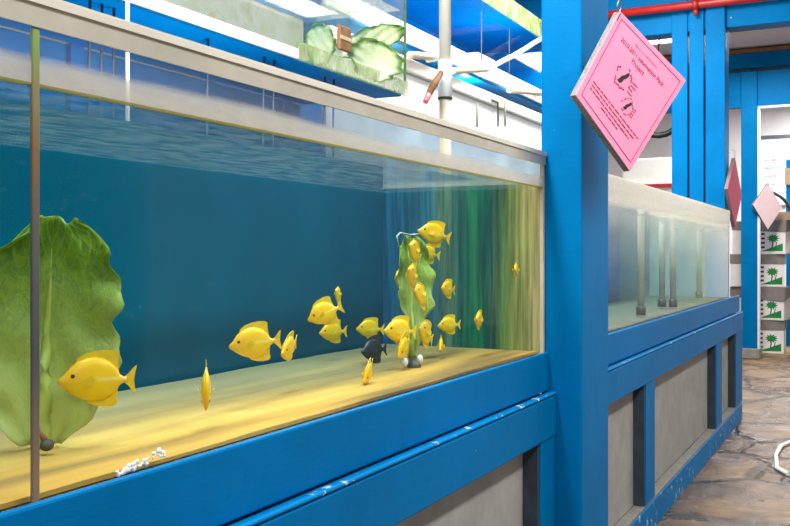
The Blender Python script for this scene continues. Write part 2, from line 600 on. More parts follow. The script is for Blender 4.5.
struct('trim_16', BROWN, XF - .06, XF + .2, -3, 3.9, 3.241, 3.275, label='rough weathered strip along the far beam top', cat='trim')

# red sprinkler pipe
rp = thing('fire_pipe', 'red painted pipe running along the blue header', 'pipe', (XW - .03, 1.5, 2.80))
MB().tube([(XW - .03, -1.6, 2.81), (XW - .03, 2.8, 2.81)], .029, 16).build('pipe_run', RED, rp)
yb = wy(696.5)
MB().tube([(XW - .03, yb - .018, 2.81), (XW - .03, yb + .018, 2.81)], .038, 16).build('coupling', RED, rp)
MB().tube([(XW - .03, yb, 2.785), (XW - .03, yb, 2.735)], [.016, .012], 12).build('sprinkler_nozzle', RED, rp)

# ------------------------------------------------------------------ tank stands
ZR, ZB, ZT, ZW = .830, .8205, 1.381, 1.2875        # glass bottom, glass top, water level
def stand(name, label, x0, x1, stiles, loc):
    st = thing(name, label, 'tank stand', loc)
    yb = 1.34
    box('upper_rail', BLUE, st, x0, x1, FY - .012, FY - .0006, .7225, ZR, bevel=.004)
    box('rail_backing', BLUE_DEEP, st, x0, x1, FY, FY + .03, .7225, ZB - .0005)
    box('shelf', BLUE_DEEP, st, x0, x1, FY + .0305, yb, .78, ZB - .001)
    box('ledge', BLUE_WORN, st, x0, x1, FY - .036, FY - .0125, .714, .7215, bevel=.004)
    box('lower_rail', BLUE, st, x0, x1, FY - .034, FY + .030, .60, .7118, bevel=.004)
    for a, b in stiles:
        box('stile', BLUE, st, a, b, FY - .030, FY + .030, .125, .5995, bevel=.004)
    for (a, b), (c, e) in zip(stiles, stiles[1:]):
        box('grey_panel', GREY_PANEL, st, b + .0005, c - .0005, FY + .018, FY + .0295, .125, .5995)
        box('shade_strip', DARKW, st, c - .010, c - .0007, FY - .024, FY + .0178, .125, .5995)  # dark strip stands in for the shade beside the stile
    box('base_rail', BLUE_WORN, st, x0, x1, FY - .030, FY + .012, 0, .112, bevel=.004)
    box('base_cap', CONCRETE, st, x0, x1, FY - .026, FY + .0178, .1125, .1245, bevel=.004)
    return st
sx = at(541, 255, FY).x
S1 = [(.10, .19), (1.28, 1.37), (at(541, 255, FY - .03).x, PX0 - .003)]
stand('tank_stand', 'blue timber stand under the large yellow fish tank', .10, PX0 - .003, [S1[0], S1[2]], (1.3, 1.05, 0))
S2 = [(2.867, 2.93), (at(646, 255, FY - .03).x, at(655, 255, FY - .03).x), (at(716.5, 255, FY - .03).x, at(722, 255, FY - .03).x), (at(736, 255, FY - .03).x, XW - .02)]
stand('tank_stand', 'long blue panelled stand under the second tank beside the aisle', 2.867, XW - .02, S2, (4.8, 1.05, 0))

# ------------------------------------------------------------------ front tank
TX0, TX1, TYB = .10, PX0 - .004, 1.325
tk = thing('aquarium', 'large front aquarium holding yellow fish behind cream topped glass', 'aquarium', (1.4, 1.07, ZB))
SX = at(35.5, 255, FY).x
box('front_pane', GLASS_A, tk, TX0, SX - .0056, FY, FY + .010, ZB + .0005, ZT)
box('front_pane', GLASS_A, tk, SX + .0056, TX1 - .012, FY, FY + .010, ZB + .0005, ZT)
box('back_panel', TANKBACK, tk, TX0, TX1 - .0125, TYB, TYB + .012, ZB + .0005, ZT - .015)
box('end_pane', ENDWALL, tk, TX1 - .012, TX1, FY + .0105, TYB + .012, ZB + .0005, ZW + .012)
box('end_pane_top', GLASS_A, tk, TX1 - .012, TX1, FY + .0105, TYB + .012, ZW + .0125, ZT)
box('end_pane', GLASS_U, tk, TX0 - .012, TX0 - .0005, FY, TYB + .012, ZB + .0005, ZT)
box('bottom_pane', CREAM, tk, TX0, TX1 - .0125, FY + .0105, TYB - .0005, ZB + .0005, ZB + .003)
fr = MB().box(TX0, TX1, FY - .004, FY - .0005, ZT - .031, ZT + .004).box(TX0, TX1, FY - .004, FY + .030, ZT + .0005, ZT + .0065)
RIM = M_plain('cream_rim', (.52, .49, .40), .4, .14, 7, .1)
fr.build('rim', RIM, tk)
box('rim_edge', CREAM, tk, TX0, TX1, FY - .0075, FY - .0042, ZT - .006, ZT + .004)
def M_seam():
    k = NT('silicone_seam')
    z = k.sep(k.pos)[2]
    nz = k.noise(k.pos, 40, 4, .6)
    zz = k.math('ADD', k.rng(z, ZB, ZT), k.math('MULTIPLY', k.math('SUBTRACT', nz, .5), .08))
    col = k.ramp(zz, [(.05, (.24, .16, .09)), (.30, (.07, .07, .075)), (.55, (.10, .10, .095)), (.70, (.22, .12, .045)), (.82, (.26, .21, .10)), (.90, (.22, .34, .08)), (1, (.30, .44, .12))])
    return k.done(k.bsdf(col, .45))
box('seam', M_seam(), tk, SX - .0055, SX + .0055, FY - .0015, FY + .003, ZB + .001, ZT - .031, bevel=.002)
box('corner_seam', BEIGE, tk, TX1 - .0115, TX1, FY, FY + .010, ZB + .001, ZT)

# water and sand of the front tank
w = MB().box(TX0 + .002, TX1 - .014, FY + .012, TYB - .002, ZB + .005, ZW).build('water', WATER)
tag(w, 'clear blue green water filling the large front tank', 'water', kind='stuff')
def sand(name, label, x0, x1, y0, y1, z, amp, mat):
    bm = bmesh.new()
    nx, ny = 60, 14
    grid = []
    for i in range(nx + 1):
        row = []
        for j in range(ny + 1):
            x = x0 + (x1 - x0) * i / nx
            y = y0 + (y1 - y0) * j / ny
            h = amp * (math.sin(x * 7 + y * 5) * .4 + math.sin(x * 17 - y * 9 + 1) * .3 + random.uniform(-.2, .2))
            row.append(bm.verts.new((x, y, z + h)))
        grid.append(row)
    for i in range(nx):
        for j in range(ny):
            f = bm.faces.new((grid[i][j], grid[i + 1][j], grid[i + 1][j + 1], grid[i][j + 1]))
            f.smooth = True
    bot = [bm.verts.new((x, y, z - .006)) for x, y in ((x0, y0), (x1, y0), (x1, y1), (x0, y1))]
    bm.faces.new(list(reversed(bot)))
    edge = [r[0] for r in grid]
    bm.faces.new([bot[0], bot[1]] + list(reversed(edge)))
    mb = MB(); mb.bm.free(); mb.bm = bm
    o = mb.build(name, mat)
    tag(o, label, 'sand', kind='stuff')
sand('sand', 'streaky yellow sand covering the large tank floor', TX0 + .004, TX1 - .016, FY + .013, TYB - .003, ZB + .0125, .0016, SAND)

# salt crust at the foot of the front glass
c0 = at(140, 462, FY - .004)
mb = MB()
for i in range(46):
    t = random.random()
    px = 116 + 48 * t
    py = 474 - 22 * t + random.uniform(-4, 5) * (.35 + t)
    p = at(px, py, FY - .001)
    p.z = max(p.z, ZB + .003)
    mb.ball(p, random.uniform(.002, .0045), .0018, random.uniform(.0015, .004), 6, 4)
o = mb.build('salt_crust', M_plain('white_salt', (.85, .85, .84), .8, .1, 60, .2), base=Vector((c0.x, FY, ZB)))
tag(o, 'white crumbly salt crust on the foot of the large tank glass', 'salt crust', kind='stuff')

# ------------------------------------------------------------------ lettuce leaves
def leaf(name, label, base, up, across, L, W, mat, ruffle=.012, curl=.25, seed=1, prof=None, group=None, rib=True, nu=22, nv=34):
    rnd = random.Random(seed)
    ph = [rnd.uniform(0, 6.28) for _ in range(8)]
    up = Vector(up).normalized()
    across = Vector(across)
    across = (across - up * across.dot(up)).normalized()
    nor = across.cross(up).normalized()
    root = thing(name, label, 'lettuce leaf', base, group)
    bm = bmesh.new()
    uvl = bm.loops.layers.uv.new('UVMap')
    prof = prof or (lambda v: (.20 + .80 * min(1, v / .55) ** 1.1) * math.sqrt(max(0, 1 - max(0, (v - .62) / .40) ** 2.4)))
    V, UV = [], []
    def P(u, v):
        s = (u - .5) * 2
        w = W * .5 * prof(v)
        edge = abs(s) ** 2
        wav = 1 + .07 * edge * math.sin(v * 23 + ph[0] + (3 if s > 0 else 0)) + .045 * edge * math.sin(v * 47 + ph[1])
        x = s * w * wav
        y = L * v * (1 + .05 * edge * math.sin(s * 9 + ph[6])) - L * .05 * edge * v
        h = curl * w * s * s + ruffle * (abs(s) ** 1.5) * math.sin(v * 26 + ph[2] + s * 2) + ruffle * .45 * math.sin(s * 9 + v * 15 + ph[3]) \
            + .05 * L * math.sin(v * 2.6 + ph[4])
        return across * x + up * y + nor * h
    for i in range(nu + 1):
        r, q = [], []
        for j in range(nv + 1):
            r.append(bm.verts.new(P(i / nu, j / nv)))
            q.append((i / nu, j / nv))
        V.append(r); UV.append(q)
    for i in range(nu):
        for j in range(nv):
            ids = ((i, j), (i + 1, j), (i + 1, j + 1), (i, j + 1))
            f = bm.faces.new([V[a][b] for a, b in ids])
            f.smooth = True
            for lp, (a, b) in zip(f.loops, ids):
                lp[uvl].uv = UV[a][b]
    me = bpy.data.meshes.new('leaf_blade')
    bm.to_mesh(me); bm.free()
    me.materials.append(mat)
    o = bpy.data.objects.new('leaf_blade', me)
    COL.objects.link(o)
    o.parent = root
    sm = o.modifiers.new('thick', 'SOLIDIFY'); sm.thickness = .0012
    if rib:
        pts = [P(.5, t / 12 * .86) - nor * .001 for t in range(13)]
        MB().tube(pts, [max(.0012, .016 * W / .19 * (1 - t / 13) ** 1.3) for t in range(13)], 8).build('midrib', RIBM, root, local=True)
    return root

camr = Vector((SI, -CO, 0))           # horizontal, square to the view
b = at(42, 446, 1.02)
big = leaf('lettuce_leaf', 'broad green lettuce leaf standing at the left end of the large tank', b, Vector((0, 0, 1)) + .05 * camr, camr * .95 + Vector((.35, .2, 0)), .316, .186, LETTUCE, .008, .18, 3, prof=lambda v: (.30 + .70 * min(1, v / .30) ** .8) * math.sqrt(max(0, 1 - max(0, (v - .62) / .40) ** 2.4)))
b2 = at(410, 358, 1.06)
leaf('lettuce_leaf', 'narrow lettuce leaf hanging upright amid the yellow fish', b2, Vector((0, 0, 1)) - .02 * camr, camr + Vector((.5, .3, 0)), .315, .105, LETTUCE_MID, .008, .5, 8)

# clip, wire and weight that hold the narrow leaf
cl = thing('leaf_clip', 'bent grey wire holder with weighted base under the narrow lettuce leaf', 'leaf clip', at(411, 366, .98))
MB().tube([at(399, 247, 1.05), at(397, 236, 1.05), at(400, 233, 1.05), at(410, 235, 1.05), at(423, 234, 1.05), at(427, 229, 1.05)], .0025, 8).build('wire', M_plain('dull_wire', (.35, .42, .42), .4, .1, 30, 0), cl)
for q, (px, py, r) in enumerate(((405, 362, .010), (420, 359, .010))):
    MB().ball(at(px, py, .98), r, r * .7, r * 1.1).build('bead', WHITE_PLASTIC, cl)
pw = at(414, 366, .975)
MB().ball((pw.x, pw.y, pw.z), .017, .017, .015).build('weight', M_plain('dark_lead', (.07, .07, .065), .5, .2, 40, .1), cl)
MB().tube([(b.x, b.y, ZB + .02), (b.x + .005, b.y, ZB + .05)], [.022, .012], 10)
st = thing('leaf_weight', 'dark weight at the foot of the broad lettuce leaf', 'weight', at(47, 445, .985))
p = at(47, 446, .985)
p.z = ZB + .026
MB().ball(p, .010, .008, .008).build('lead_ball', M_plain('dark_lead_weight', (.06, .055, .045), .6, .2, 40, .1), st)
MB().tube([p, p + Vector((-.006, .012, .026))], [.005, .003], 8).build('lead_strap', BROWN, st)

# ------------------------------------------------------------------ fish
def make_fish(name, label, cat, skin, finm):
    """length 0.10 m, nose towards -X, origin at the middle"""
    r = bpy.data.objects.new(name, None)
    COL.objects.link(r)
    tag(r, label, cat)
    # (x, top, bottom, half thickness) of the flank outline
    S = [(-.0500, .0010, -.0040, .0012), (-.0470, .0035, -.0070, .0030), (-.0430, .0065, -.0095, .0045), (-.0390, .0115, -.0130, .0060), (-.0330, .0190, -.0175, .0075),
         (-.0250, .0255, -.0225, .0088), (-.0150, .0295, -.0265, .0095), (-.0040, .0310, -.0285, .0095), (.0080, .0290, -.0275, .0086), (.0180, .0235, -.0225, .0070),
         (.0255, .0150, -.0150, .0050), (.0300, .0070, -.0075, .0034), (.0350, .0040, -.0042, .0024), (.0390, .0046, -.0048, .0016)]
    bm = bmesh.new()
    seg = 18
    rings = []
    for x, t, bt, h in S:
        c = (t + bt) / 2
        a = (t - bt) / 2
        ring = []
        for k in range(seg):
            an = 2 * PI * k / seg
            cy = math.cos(an)
            ring.append(bm.verts.new((x, h * math.copysign(abs(cy) ** .9, cy), c + a * math.sin(an))))
        rings.append(ring)
    for A, B in zip(rings, rings[1:]):
        for k in range(seg):
            f = bm.faces.new((A[k], B[k], B[(k + 1) % seg], A[(k + 1) % seg]))
            f.smooth = True
    bm.faces.new(rings[0]); bm.faces.new(list(reversed(rings[-1])))
    mb = MB(); mb.bm.free(); mb.bm = bm
    body = mb.build('body', skin, r, local=True)
    def fin(nm, pts, th=.0012, y=0, rot=None):
        loop = [Vector((x, y - th / 2, z)) for x, z in pts]
        m = MB().prism(loop, (0, th, 0))
        if rot:
            piv, ang = rot
            bmesh.ops.rotate(m.bm, verts=m.bm.verts[:], cent=piv, matrix=Matrix.Rotation(ang, 3, 'Z'))
        return m.build(nm, finm, r, local=True)
    fin('dorsal_fin', [(-.030, .019), (-.026, .029), (-.016, .0355), (-.004, .0390), (.010, .0405), (.022, .0395), (.0275, .036), (.0265, .027), (.0275, .016), (.0285, .009), (.018, .020), (.004, .028), (-.012, .028)])
    fin('anal_fin', [(-.018, -.022), (-.010, -.031), (.002, -.0350), (.014, -.0365), (.024, -.0350), (.0275, -.031), (.0265, -.023), (.0275, -.014), (.0285, -.009), (.018, -.019), (.004, -.026), (-.008, -.025)])
    fin('tail_fin', [(.036, .0040), (.0415, .0085), (.0475, .0160), (.0520, .0195), (.0500, .0100), (.0487, 0), (.0500, -.0100), (.0520, -.0195), (.0475, -.0160), (.0415, -.0085), (.036, -.0042)])
    for s in (-1, 1):
        fin('pectoral_fin', [(-.018, .001), (-.008, .0075), (-.003, .004), (-.0045, -.004), (-.011, -.0065), (-.018, -.004)], .0008, s * .0105, ((-.018, s * .0100, 0), s * .45))
    for s in (-1, 1):
        MB().ball((-.0318, s * .0068, .0062), .0030, .0018, .0030, 12, 8).build('eye', EYE_M, r, local=True)
    return r

fish0 = make_fish('yellow_fish', '', 'fish', FISH, FIN)
FG = 'yellow fish in the large front tank'
# px, py, depth Y, length, turn (0 profile to the left, 90 towards us), pitch (nose up +), roll, label
FL = [
    (97, 380, .96, .103, 8, 2, 0, 'large yellow fish in profile overlapping the broad lettuce leaf'),
    (206, 386, .92, .075, 88, -74, 0, 'thin yellow fish hanging nose down just above the tank sand'),
    (255, 343, .97, .092, 12, -5, 0, 'largest yellow fish in mid tank, full profile with dark eye'),
    (289, 348, 1.02, .078, 68, -12, 8, 'narrow yellow fish just behind the tail of the largest mid tank fish'),
    (325, 313, 1.00, .077, 14, -20, 0, 'bright yellow fish facing left and down high in mid tank'),
    (338, 295, 1.07, .050, 76, 30, 0, 'small yellow fish peeking above the high mid tank fish'),
    (333, 332, 1.22, .080, 30, 0, 0, 'dim yellow fish low behind the high mid tank fish'),
    (370, 329, 1.25, .082, 20, 4, 0, 'dim olive yellow fish just above the dark round fish'),
    (368, 373, .94, .072, 74, -25, 10, 'small bright yellow fish over the sand below the dark round fish'),
    (434, 234, 1.02, .090, 18, 14, 0, 'topmost yellow fish at the upper wire end of the narrow leaf'),
    (428, 254, 1.12, .074, 25, 8, 0, 'dim yellow fish directly below the topmost fish'),
    (415, 252, .99, .085, 70, 26, 0, 'yellow fish at the tip of the narrow lettuce leaf'),
    (412, 277, .98, .086, 78, 30, 6, 'slim yellow fish on the upper half of the narrow lettuce leaf'),
    (399, 279, 1.14, .070, 76, 20, 0, 'dim slim yellow fish behind the upper left edge of the narrow leaf'),
    (421, 296, .98, .090, 66, 22, -12, 'yellow fish across the middle of the narrow lettuce leaf'),
    (448, 289, 1.03, .072, 60, 8, 0, 'dim yellow fish alone to the right of the narrow leaf at mid height'),
    (449, 325, 1.05, .072, 30, 0, 0, 'dull olive fish low to the right of the narrow leaf'),
    (400, 331, .99, .092, 35, 5, 0, 'big yellow fish on the lower left edge of the narrow leaf'),
    (404, 347, .975, .080, 66, -30, 6, 'yellow fish angled down at the leaf foot, under the big one'),
    (426, 334, .99, .094, 68, 24, 0, 'tall yellow fish on the lower right edge of the narrow leaf'),
    (479, 320, .93, .072, 78, 10, 6, 'slim yellow fish alone before the green streaked end wall'),
    (441, 345, 1.00, .062, 84, -20, 0, 'tiny thin yellow fish low beside the weighted leaf holder'),
    (516, 270, .868, .058, 85, 6, 0, 'small thin yellow fish closest to the blue post'),
]
def place_fish(o, px, py, Y, L, turn, pitch, roll):
    p = at(px, py, Y)
    o.location = p
    tow = Vector((-p.x, -p.y, 0)).normalized()
    right = Vector((-tow.y, tow.x, 0))
    if right.dot(camr) < 0:
        right = -right
    a = math.radians(turn)
    head = -right * math.cos(a) + tow * math.sin(a)
    pt = math.radians(pitch)
    h3 = head * math.cos(pt) + Vector((0, 0, 1)) * math.sin(pt)
    xax = -h3.normalized()
    side = Vector((0, 0, 1)).cross(xax).normalized()
    z = xax.cross(side).normalized()
    m = Matrix((xax, side, z)).transposed() @ Matrix.Rotation(math.radians(roll), 3, 'X')
    o.rotation_euler = m.to_euler()
    s = L / .10
    o.scale = (s, s, s)
for i, (px, py, Y, L, tn, pi_, ro, lab) in enumerate(FL):
    f = fish0 if i == 0 else dup(fish0)
    tag(f, lab, 'fish', FG)
    place_fish(f, px, py, Y, L, tn, pi_, ro)
df = make_fish('dark_fish', 'dark round fish among the yellow ones, low in mid tank', 'fish', DARKFISH, DARKFISH)
place_fish(df, 374, 350, 1.10, .092, 48, 0, 0)

# ------------------------------------------------------------------ second tank
UX0, UX1 = PX1 + .004, at(730, 255, FY).x
t2 = thing('aquarium', 'second aquarium with cloudy glass beyond the blue post', 'aquarium', (4.6, 1.07, ZB))
box('front_pane', GLASS_B, t2, UX0, UX1, FY, FY + .010, ZB + .0005, ZT)
BACK2 = M_plain('faded_blue_back', (.002, .16, .36), .6, .4, 3, .1, Specular_IOR_Level=.03)
box('back_panel', BACK2, t2, UX0, UX1 - .0105, TYB, TYB + .012, ZB + .0005, ZT)
box('end_pane', GLASS_E, t2, UX1 - .010, UX1, FY + .0105, TYB + .012, ZB + .0005, ZT)
box('bottom_pane', CREAM, t2, UX0, UX1 - .0105, FY + .0105, TYB - .0005, ZB + .0005, ZB + .003)
def divider(px):
    x = at(px, 255, FY + .03).x
    box('divider', M_algae_glass('stained_divider', .22), t2, x, x + .012, FY + .014, TYB - .003, ZB + .011, ZW + .05)
divider(703)
w2 = MB().box(UX0 + .002, UX1 - .012, FY + .012, TYB - .002, ZB + .005, ZW - .02).build('water', WATER_B)
tag(w2, 'murky blue water in the second cloudy tank', 'water', kind='stuff')
sand('sand', 'thin brown sand along the floor of the second tank', UX0 + .004, UX1 - .016, FY + .013, TYB - .003, ZB + .0125, .002, M_plain('brown_sand', (.10, .095, .055), .9, .4, 12, .3))
STAINED = M_plain('stained_pvc', (.30, .33, .24), .6, .2, 12, .1)
for q, (px, lab) in enumerate(((641, 'pale standpipe nearest the post inside the second tank'), (662, 'pale standpipe with dark foot in the middle of the second tank'), (673, 'pale standpipe with dark foot beside the tank divider'), (699, 'pale standpipe toward the far end of the second tank'))):
    p = at(px, 300, .90 + .05 * (q % 2))
    sp = thing('standpipe', lab, 'pipe', (p.x, p.y, ZB + .02), 'standpipes in the second tank')
    MB().tube([(p.x, p.y, ZB + .06), (p.x, p.y, ZW + .01)], .015, 14).build('pipe', STAINED, sp)
    MB().tube([(p.x, p.y, ZB + .02), (p.x, p.y, ZB + .0599)], .021, 14).build('pipe_foot', BLACK, sp)

# ------------------------------------------------------------------ upper tank with lettuce
UY0, UY1 = 1.60, 2.05
EX = at(405, 255, UY0).x
UZ = 1.706
ut = thing('aquarium', 'raised aquarium with algae stained back and pale lettuce over the large tank', 'aquarium', (2.2, 1.8, UZ))
box('front_rail', WHITE_PLASTIC, ut, .3, at(296, 255, UY0).x, UY0 - .012, UY0 - .0005, UZ, UZ + .031, bevel=.003)
box('front_rail', OLIVE, ut, at(296, 255, UY0).x + .001, EX, UY0 - .012, UY0 - .0005, UZ, UZ + .055)
box('front_pane', GLASS_U, ut, .3, EX - .0105, UY0, UY0 + .010, UZ, UZ + .46)
box('back_panel', MARBLE, ut, .3, EX - .0105, UY1, UY1 + .012, UZ, UZ + .335)
box('back_panel', BLUE_DEEP, ut, .3, EX - .0105, UY1, UY1 + .012, UZ + .336, UZ + .46)
box('end_pane', ALGAE_THIN, ut, EX - .010, EX, UY0, UY1 + .012, UZ, UZ + .46)
box('bottom_board', BLUE_DEEP, ut, .3, EX - .0105, UY0 + .0105, UY1 - .0005, UZ - .002, UZ + .010)
GREENEDGE = M_plain('green_algae_edge', (.06, .16, .02), .7, .5, 30, .3)
box('corner_seam', GREENEDGE, ut, EX - .013, EX + .003, UY0 - .004, UY0 - .0005, UZ + .056, UZ + .46)
uw = MB().box(.302, EX - .012, UY0 + .012, UY1 - .002, UZ + .012, UZ + .325)
uw = uw.build('water', M_water('pale_water', (.75, .92, .9), .4, .5))
tag(uw, 'shallow water in the raised tank with lettuce', 'water', kind='stuff')
LG = 'lettuce in the raised tank'
bx = EX - .05
ZV = Vector((0, 0, 1))
oval = lambda v: (.45 + .55 * min(1, v / .4)) * math.sqrt(max(0, 1 - max(0, (v - .45) / .56) ** 2.2))
leaf('lettuce_leaf', 'pale lettuce leaf lying uppermost behind the raised tank end', at(341, 52, UY0 + .12), camr * 60 + ZV * 22, camr * .35 - ZV * .9 + Vector((.2, 0, 0)), .250, .100, LETTUCE_PALE, .006, .25, 11, group=LG, rib=False, prof=oval)
leaf('lettuce_leaf', 'white ribbed lettuce leaf bulging low in the raised tank corner', at(368, 79, UY0 + .03), camr * .38 + ZV, camr - ZV * .38 + Vector((.2, 0, 0)), .145, .205, LETTUCE_PALE, .006, .3, 14, group=LG, rib=False, prof=oval)
leaf('lettuce_leaf', 'small greyish lettuce leaf beside the brown wooden clip', at(321, 64, UY0 + .16), ZV - .05 * camr, camr, .15, .115, LETTUCE_PALE, .005, .3, 19, group=LG, rib=False, prof=oval)
p = at(344, 40, UY0 - .03)
wc = thing('wooden_clip', 'small brown wooden clip at the raised tank front', 'clip', p)
a = at(339, 49, UY0 - .01); e = at(350, 29, UY0 - .01)
box('clip_block', BROWN, wc, a.x, e.x, UY0 - .016, UY0 - .001, a.z, e.z, bevel=.004)
box('clip_band', M_plain('pale_band', (.55, .42, .25), .6, .2, 30, .1), wc, a.x - .002, e.x + .002, UY0 - .018, UY0 - .0162, (a.z + e.z) / 2 - .006, (a.z + e.z) / 2 + .006)

rb = thing('rack_board', 'blue painted board under the raised lettuce tank', 'board', (1.8, 2.1, 0))
box('board', BLUE_DEEP, rb, .3, EX - .004, 2.066, 2.09, 0, UZ - .003)
for xx in (.5, 2.0, 3.1):
    box('batten', BLUE_DEEP, rb, xx, xx + .05, 2.045, 2.0655, 0, UZ - .003)
# airline tubes hanging in the gap
for q, (px, lab) in enumerate(((90, 'first'), (102, 'second'), (114, 'third'), (208, 'x'), (264, 'x'), (274, 'x'), (325, 'x'), (334, 'x'))):
    lab = ['dark airline tube over the tank, closest to the left seam', 'dark airline tube next after the first over the tank', 'dark airline tube third from the seam over the tank',
           'dark airline tube alone under the white rail', 'dark airline tube of a close pair under the white rail', 'second dark tube of the close pair under the white rail',
           'dark airline tube under the lettuce tank corner', 'last dark airline tube under the lettuce tank corner'][q]
    p = at(px, 60, 1.66)
    o = MB().tube([(p.x, p.y, 1.30), (p.x, p.y + .004, 1.5), (p.x, p.y, UZ - .003)], .0036, 8).build('airline_tube', M_plain('dark_tube', (.03, .06, .12), .4, .1, 20, 0) if q == 0 else bpy.data.materials['dark_tube'], base=Vector((p.x, p.y, 1.30)))
    tag(o, lab, 'tube', 'airline tubes over the large tank')
p = at(127.5, 60, 1.582)
o = MB().tube([(p.x, p.y, 1.30), (p.x, p.y, UZ + .02)], .005, 8).build('glass_rod', CREAM, base=Vector((p.x, p.y, 1.30)))
tag(o, 'pale upright rod beside the dark airline tubes', 'rod')

# ------------------------------------------------------------------ white standpipe behind the tank
p = at(445, 100, 1.45)
zz = lambda y: at(445, y, 1.45).z
vp = thing('drain_pipe', 'upright white drain pipe rising behind the large tank rim', 'pipe', (p.x, p.y, .0))
R1 = 6.0 * (p.x * CO + p.y * SI) / F_PX
MB().tube([(p.x, p.y, zz(62)), (p.x, p.y, 3.3)], R1, 20).build('upper_pipe', CREAM, vp)
MB().tube([(p.x, p.y, zz(98)), (p.x, p.y, zz(60.5))], R1 * 1.18, 20).build('coupling', WHITE_PLASTIC, vp)
MB().tube([(p.x, p.y, zz(99.5)), (p.x, p.y, zz(97.5))], R1 * 1.24, 20).build('rubber_ring', BLACK, vp)
MB().tube([(p.x, p.y, 0), (p.x, p.y, zz(99))], R1 * 1.0, 20).build('lower_pipe', BEIGE, vp)

vv = thing('valve_handle', 'brown tap lever with faded pink tip beside the white drain pipe', 'tap', at(436, 78, 1.47))
MB().tube([at(441, 73, 1.44), at(434, 84, 1.43), at(428, 96, 1.43)], [.010, .014, .011], 10).build('lever', BROWN, vv)
MB().tube([at(428.5, 95, 1.428), at(425.5, 102, 1.428)], [.012, .010], 10).build('tip', PINKRED, vv)

# ------------------------------------------------------------------ rear rack tanks
RY0, RY1 = 2.0, 2.55
k2 = 875.2 * RY0 / FY / F_PX
hz = lambda r: EYE + r * k2
RX0, RX1 = 3.30, 6.4
rt = thing('aquarium', 'blue backed rear aquarium high behind the white drain pipe', 'aquarium', (5, 2.3, hz(.45)))
box('front_rail', WHITE_PLASTIC, rt, RX0, RX1, RY0 - .015, RY0 - .0005, hz(.452), hz(.492), bevel=.004)
box('front_pane', GLASS_U, rt, RX0, RX1, RY0, RY0 + .01, hz(.45), hz(.62))
box('back_panel', BLUE_DEEP, rt, RX0, RX1, RY1, RY1 + .015, hz(.45), hz(.645))
box('bottom_board', BLUE_DEEP, rt, RX0, RX1, RY0 + .0105, RY1 - .0005, hz(.45) - .01, hz(.45) + .02)
zt_ = EYE + .645 * k2
box('end_panel', BLUE_DEEP, rt, RX1 - .012, RX1, RY0 + .0105, RY1 - .0005, hz(.45) + .021, zt_)
for px in (481, 509):
    x = at(px, 30, RY0).x
    box('joint', DARKW, rt, x - .006, x + .006, RY0 - .004, RY0 - .0005, hz(.4925), hz(.62))
r3 = thing('aquarium', 'topmost rear aquarium whose pale bottom shows under the ceiling', 'aquarium', (5, 2.3, hz(.647)))
box('front_rail', ALGAE, r3, RX0, RX1, RY0 - .015, RY0 - .0005, hz(.648), hz(.70))
box('bottom_board', BLUE_DEEP, r3, RX0, RX1, RY0 + .0105, RY1 + .6, hz(.648), hz(.665))
box('front_pane', GLASS_U, r3, RX0, RX1, RY0, RY0 + .01, hz(.648), hz(.80))
rk = thing('white_trough', 'long white trough low behind the large tank at the pipe', 'trough', (5, 2.3, 0))
box('front_panel', WHITE_PLASTIC, rk, RX0, RX1, RY0 - .02, RY0, 1.781, hz(.385), bevel=.004)
box('lower_panel', M_plain('grey_blue_panel', (.22, .30, .38), .7, .3, 4, .1), rk, RX0, RX1, RY0 - .02, RY0, 1.2, 1.78)
box('rim', CREAM, rk, RX0, RX1, RY0 - .045, RY0 + .03, hz(.385) + .0005, hz(.415), bevel=.008)
box('back_panel', BLUE_DEEP, rk, RX0, RX1, RY1, RY1 + .015, 1.2, hz(.449) - .02)
box('base', WHITE_PLASTIC, rk, RX0, RX1, RY0 + .0005, RY1 - .0005, 0, 1.2)
for px0, px1, y0, y1, lab in ((410, 436, 55, 57, 'short beige pipe stub on the near side of the drain pipe'), (453, 487, 71, 69, 'straight beige pipe stub just beyond the white drain pipe'), (509, 541, 90, 93, 'pale pipe lying near the post among the rear tanks')):
    a = at(px0, y0, RY0 - .07); e = at(px1, y1, RY0 - .07)
    o = MB().tube([a, e, e + Vector((.02, .02, 0)), e + Vector((.024, .06, 0))], .018, 14).build('pipe_stub', BEIGE, base=a)
    tag(o, lab, 'pipe', 'pipe stubs on the rear racks')
a = at(473, 60, RY0 + .05); e = at(495, 52, RY0 + .05)
br = thing('brick', 'pinkish brick lying on the rear white rail', 'brick', a)
br_ = MB().box(min(a.x, e.x), min(a.x, e.x) + .28, RY0 + .02, RY0 + .12, hz(.493), hz(.493) + .055).build('brick_body', M_plain('brick_pink', (.62, .45, .35), .8, .2, 20, .3), br, bevel=.004)
hs = [at(x, y, RY0 - .09) for x, y in ((494, 66), (503, 61), (513, 56), (525, 49), (534, 43), (543, 38), (552, 32))]
o = MB().tube(hs, .015, 12).build('white_hose', WHITE_PLASTIC, base=hs[0])
tag(o, 'white curved hose climbing toward the blue post', 'hose')
# bottles with dark necks standing before the trough
for q, (px, lab) in enumerate(((477, 'thin dark bracket on the white trough, closest to the drain pipe'), (498, 'thin dark bracket near the middle of the white trough'), (505, 'taller dark bracket on the white trough, closest to the post'))):
    a = at(px, 118, RY0 - .05); e = at(px, 103 - q, RY0 - .05)
    m = MB().tube([(a.x, a.y, a.z - .05), (a.x, a.y, e.z), (a.x - .10, a.y, e.z)] if q == 1 else [(a.x, a.y, a.z - .05), (a.x, a.y, e.z)], .006, 8)
    o = m.build('bracket', M_plain('greenish_metal', (.12, .16, .09), .6, .2, 20, .1) if q == 0 else bpy.data.materials['greenish_metal'], base=Vector((a.x, a.y, a.z - .05)))
    tag(o, lab, 'bracket', 'brackets on the white trough')

